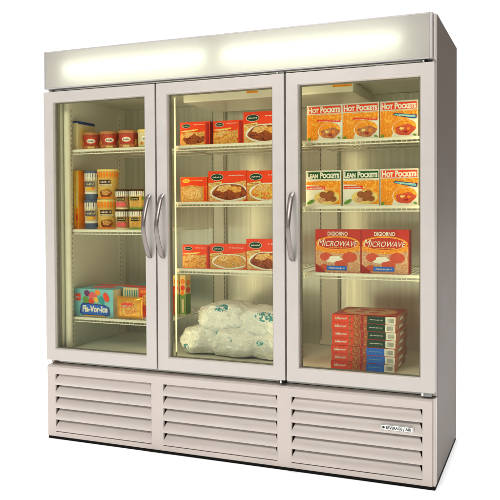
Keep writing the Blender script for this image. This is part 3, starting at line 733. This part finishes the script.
# --- ice bags
def bag(name, c, r, seed, marks, lab, sq=1.0, rot=0):
    bm = bmesh.new(); bmesh.ops.create_icosphere(bm, subdivisions=6, radius=1)
    r = (r[0]*1.07, r[1]*1.05, r[2]*1.03)
    for v in bm.verts:
        p = v.co.copy(); n = p.normalized()
        s = 1+.16*noise.noise(n*1.7+Vector((seed, 0, 0)))
        d = noise.voronoi(Vector((n.x*r[0], n.y*r[1], n.z*r[2]))*34+Vector((seed*3, 0, 0)))[0]
        s += .055*(.5-d[0])+.05*noise.noise(n*3.1+Vector((0, 0, seed)))+.018*noise.noise(n*15+Vector((0, seed, 0)))-.03*(1-abs(noise.noise(n*6+Vector((seed, 0, seed)))))**14
        # superellipsoid: boxier pillow
        k = (abs(n.x)**2.6+abs(n.y)**2.6+abs(n.z)**2.4)**(-1/2.5)
        q = n*k*s
        z = q.z*r[2]
        if z < -r[2]*.72: z = -r[2]*.72-(abs(z)-r[2]*.72)*.15
        v.co = Vector((q.x*r[0], q.y*r[1], z))
    me = bpy.data.meshes.new(name); bm.to_mesh(me); bm.free()
    for p in me.polygons: p.use_smooth = True
    me.materials.append(bag_mat('ice_bag_film_%d' % int(seed), marks))
    o = bpy.data.objects.new(name, me); COL.objects.link(o); o.location = c; o.rotation_euler = (0, rot, 0)
    tag(o, lab, 'bag of ice', 'bags of ice on the freezer floor')
bag('ice_bag', (.765, .255, 0.4880), (.108, .105, .072), 1, [(-.06, -.03, .018, .022)], 'white bag of ice at the bottom left of the pile, behind the middle door')
bag('ice_bag', (.945, .240, 0.4890), (.120, .100, .078), 5, [(-.085, .05, .006, .014), (.00, .02, .006, .006)], 'white bag of ice at the bottom centre of the pile')
bag('ice_bag', (1.140, .235, 0.4850), (.108, .095, .070), 9, [(-.045, .025, .018, .012), (.04, .04, .016, .008)], 'white bag of ice at the bottom right of the pile')
bag('ice_bag', (.865, .300, 0.5940), (.140, .120, .080), 13, [(.015, .058, .034, .016)], 'plump white ice bag with teal mark, left one on top of the pile', rot=-.10)
bag('ice_bag', (1.085, .280, 0.5850), (.135, .110, .076), 17, [(.02, .042, .055, .020)], 'white ice bag with large teal mark, right one on top of the pile', rot=.14)

# ------------------------------------------------------------------ light
wd = bpy.data.worlds.new('World'); scn.world = wd; wd.use_nodes = True
N = wd.node_tree.nodes; L = wd.node_tree.links; bg = N['Background']
tc = N.new('ShaderNodeTexCoord'); sep = N.new('ShaderNodeSeparateXYZ'); L.new(tc.outputs['Generated'], sep.inputs[0])
# made-up white surround, dimmed towards the right to darken the cabinet side
def M(op, a, b=None, clamp=False):
    n = N.new('ShaderNodeMath'); n.operation = op; n.use_clamp = clamp
    for i, v in enumerate((a, b)):
        if v is None: continue
        if isinstance(v, (int, float)): n.inputs[i].default_value = v
        else: L.new(v, n.inputs[i])
    return n.outputs[0]
side = N.new('ShaderNodeMapRange'); side.interpolation_type = 'SMOOTHSTEP'
side.inputs['From Min'].default_value = .04; side.inputs['From Max'].default_value = .34; side.inputs['To Min'].default_value = 1.12; side.inputs['To Max'].default_value = .03
L.new(sep.outputs['X'], side.inputs['Value'])
frt = N.new('ShaderNodeMapRange'); frt.interpolation_type = 'SMOOTHSTEP'      # surround dimmed in front to weaken its reflection in the glass
frt.inputs['From Min'].default_value = -.35; frt.inputs['From Max'].default_value = .10; frt.inputs['To Min'].default_value = .22; frt.inputs['To Max'].default_value = 1.0
L.new(sep.outputs['Y'], frt.inputs['Value'])
L.new(M('MULTIPLY', side.outputs[0], frt.outputs[0]), bg.inputs['Strength'])
bg.inputs['Color'].default_value = (1, 1, 1, 1)

def area(name, loc, target, sx, sy, power, col):
    l = bpy.data.lights.new(name, 'AREA'); l.shape = 'RECTANGLE'; l.size = sx; l.size_y = sy; l.energy = power; l.color = col
    o = bpy.data.objects.new(name, l); COL.objects.link(o); o.location = loc
    o.rotation_euler = (Vector(target)-Vector(loc)).to_track_quat('-Z', 'Y').to_euler()
    return o
area('key_softbox', (.2, -3.6, 4.0), (.95, 0, .8), 1.6, 1.2, 128, (1, .96, .93))
sl = bpy.data.lights.new('floor_whitening_sun', 'SUN'); sl.energy = 4.2; sl.angle = math.radians(4)  # added sun pointing straight down, lifts the floor to white
so = bpy.data.objects.new('floor_whitening_sun', sl); COL.objects.link(so); so.location = (0, 0, 5)

# ------------------------------------------------------------------ camera (solved from the photograph)
cx, cy, cz, yaw, pitch, roll, f = 2.3206, -2.9818, 1.1234, -.387, -.0232, -.0051, 731.02
fw = Vector((math.sin(yaw)*math.cos(pitch), math.cos(yaw)*math.cos(pitch), math.sin(pitch)))
r = Vector((math.cos(yaw), -math.sin(yaw), 0)); u = r.cross(fw)
c, s = math.cos(roll), math.sin(roll)
r2 = c*r+s*u; u2 = -s*r+c*u
cam = bpy.data.cameras.new('Camera'); co = bpy.data.objects.new('Camera', cam); COL.objects.link(co)
mt = Matrix((r2, u2, -fw)).transposed().to_4x4(); mt.translation = (cx, cy, cz); co.matrix_world = mt
cam.sensor_width = 36; cam.lens = f/500*36; cam.shift_x = 0; cam.shift_y = -(250-226.83)/500
cam.clip_start = .05; cam.clip_end = 500
scn.camera = co
scn.view_settings.view_transform = 'Standard'; scn.view_settings.look = 'None'; scn.view_settings.exposure = 0; scn.view_settings.gamma = 1
scn.render.engine = 'CYCLES'
scn.cycles.max_bounces = 10; scn.cycles.transparent_max_bounces = 16
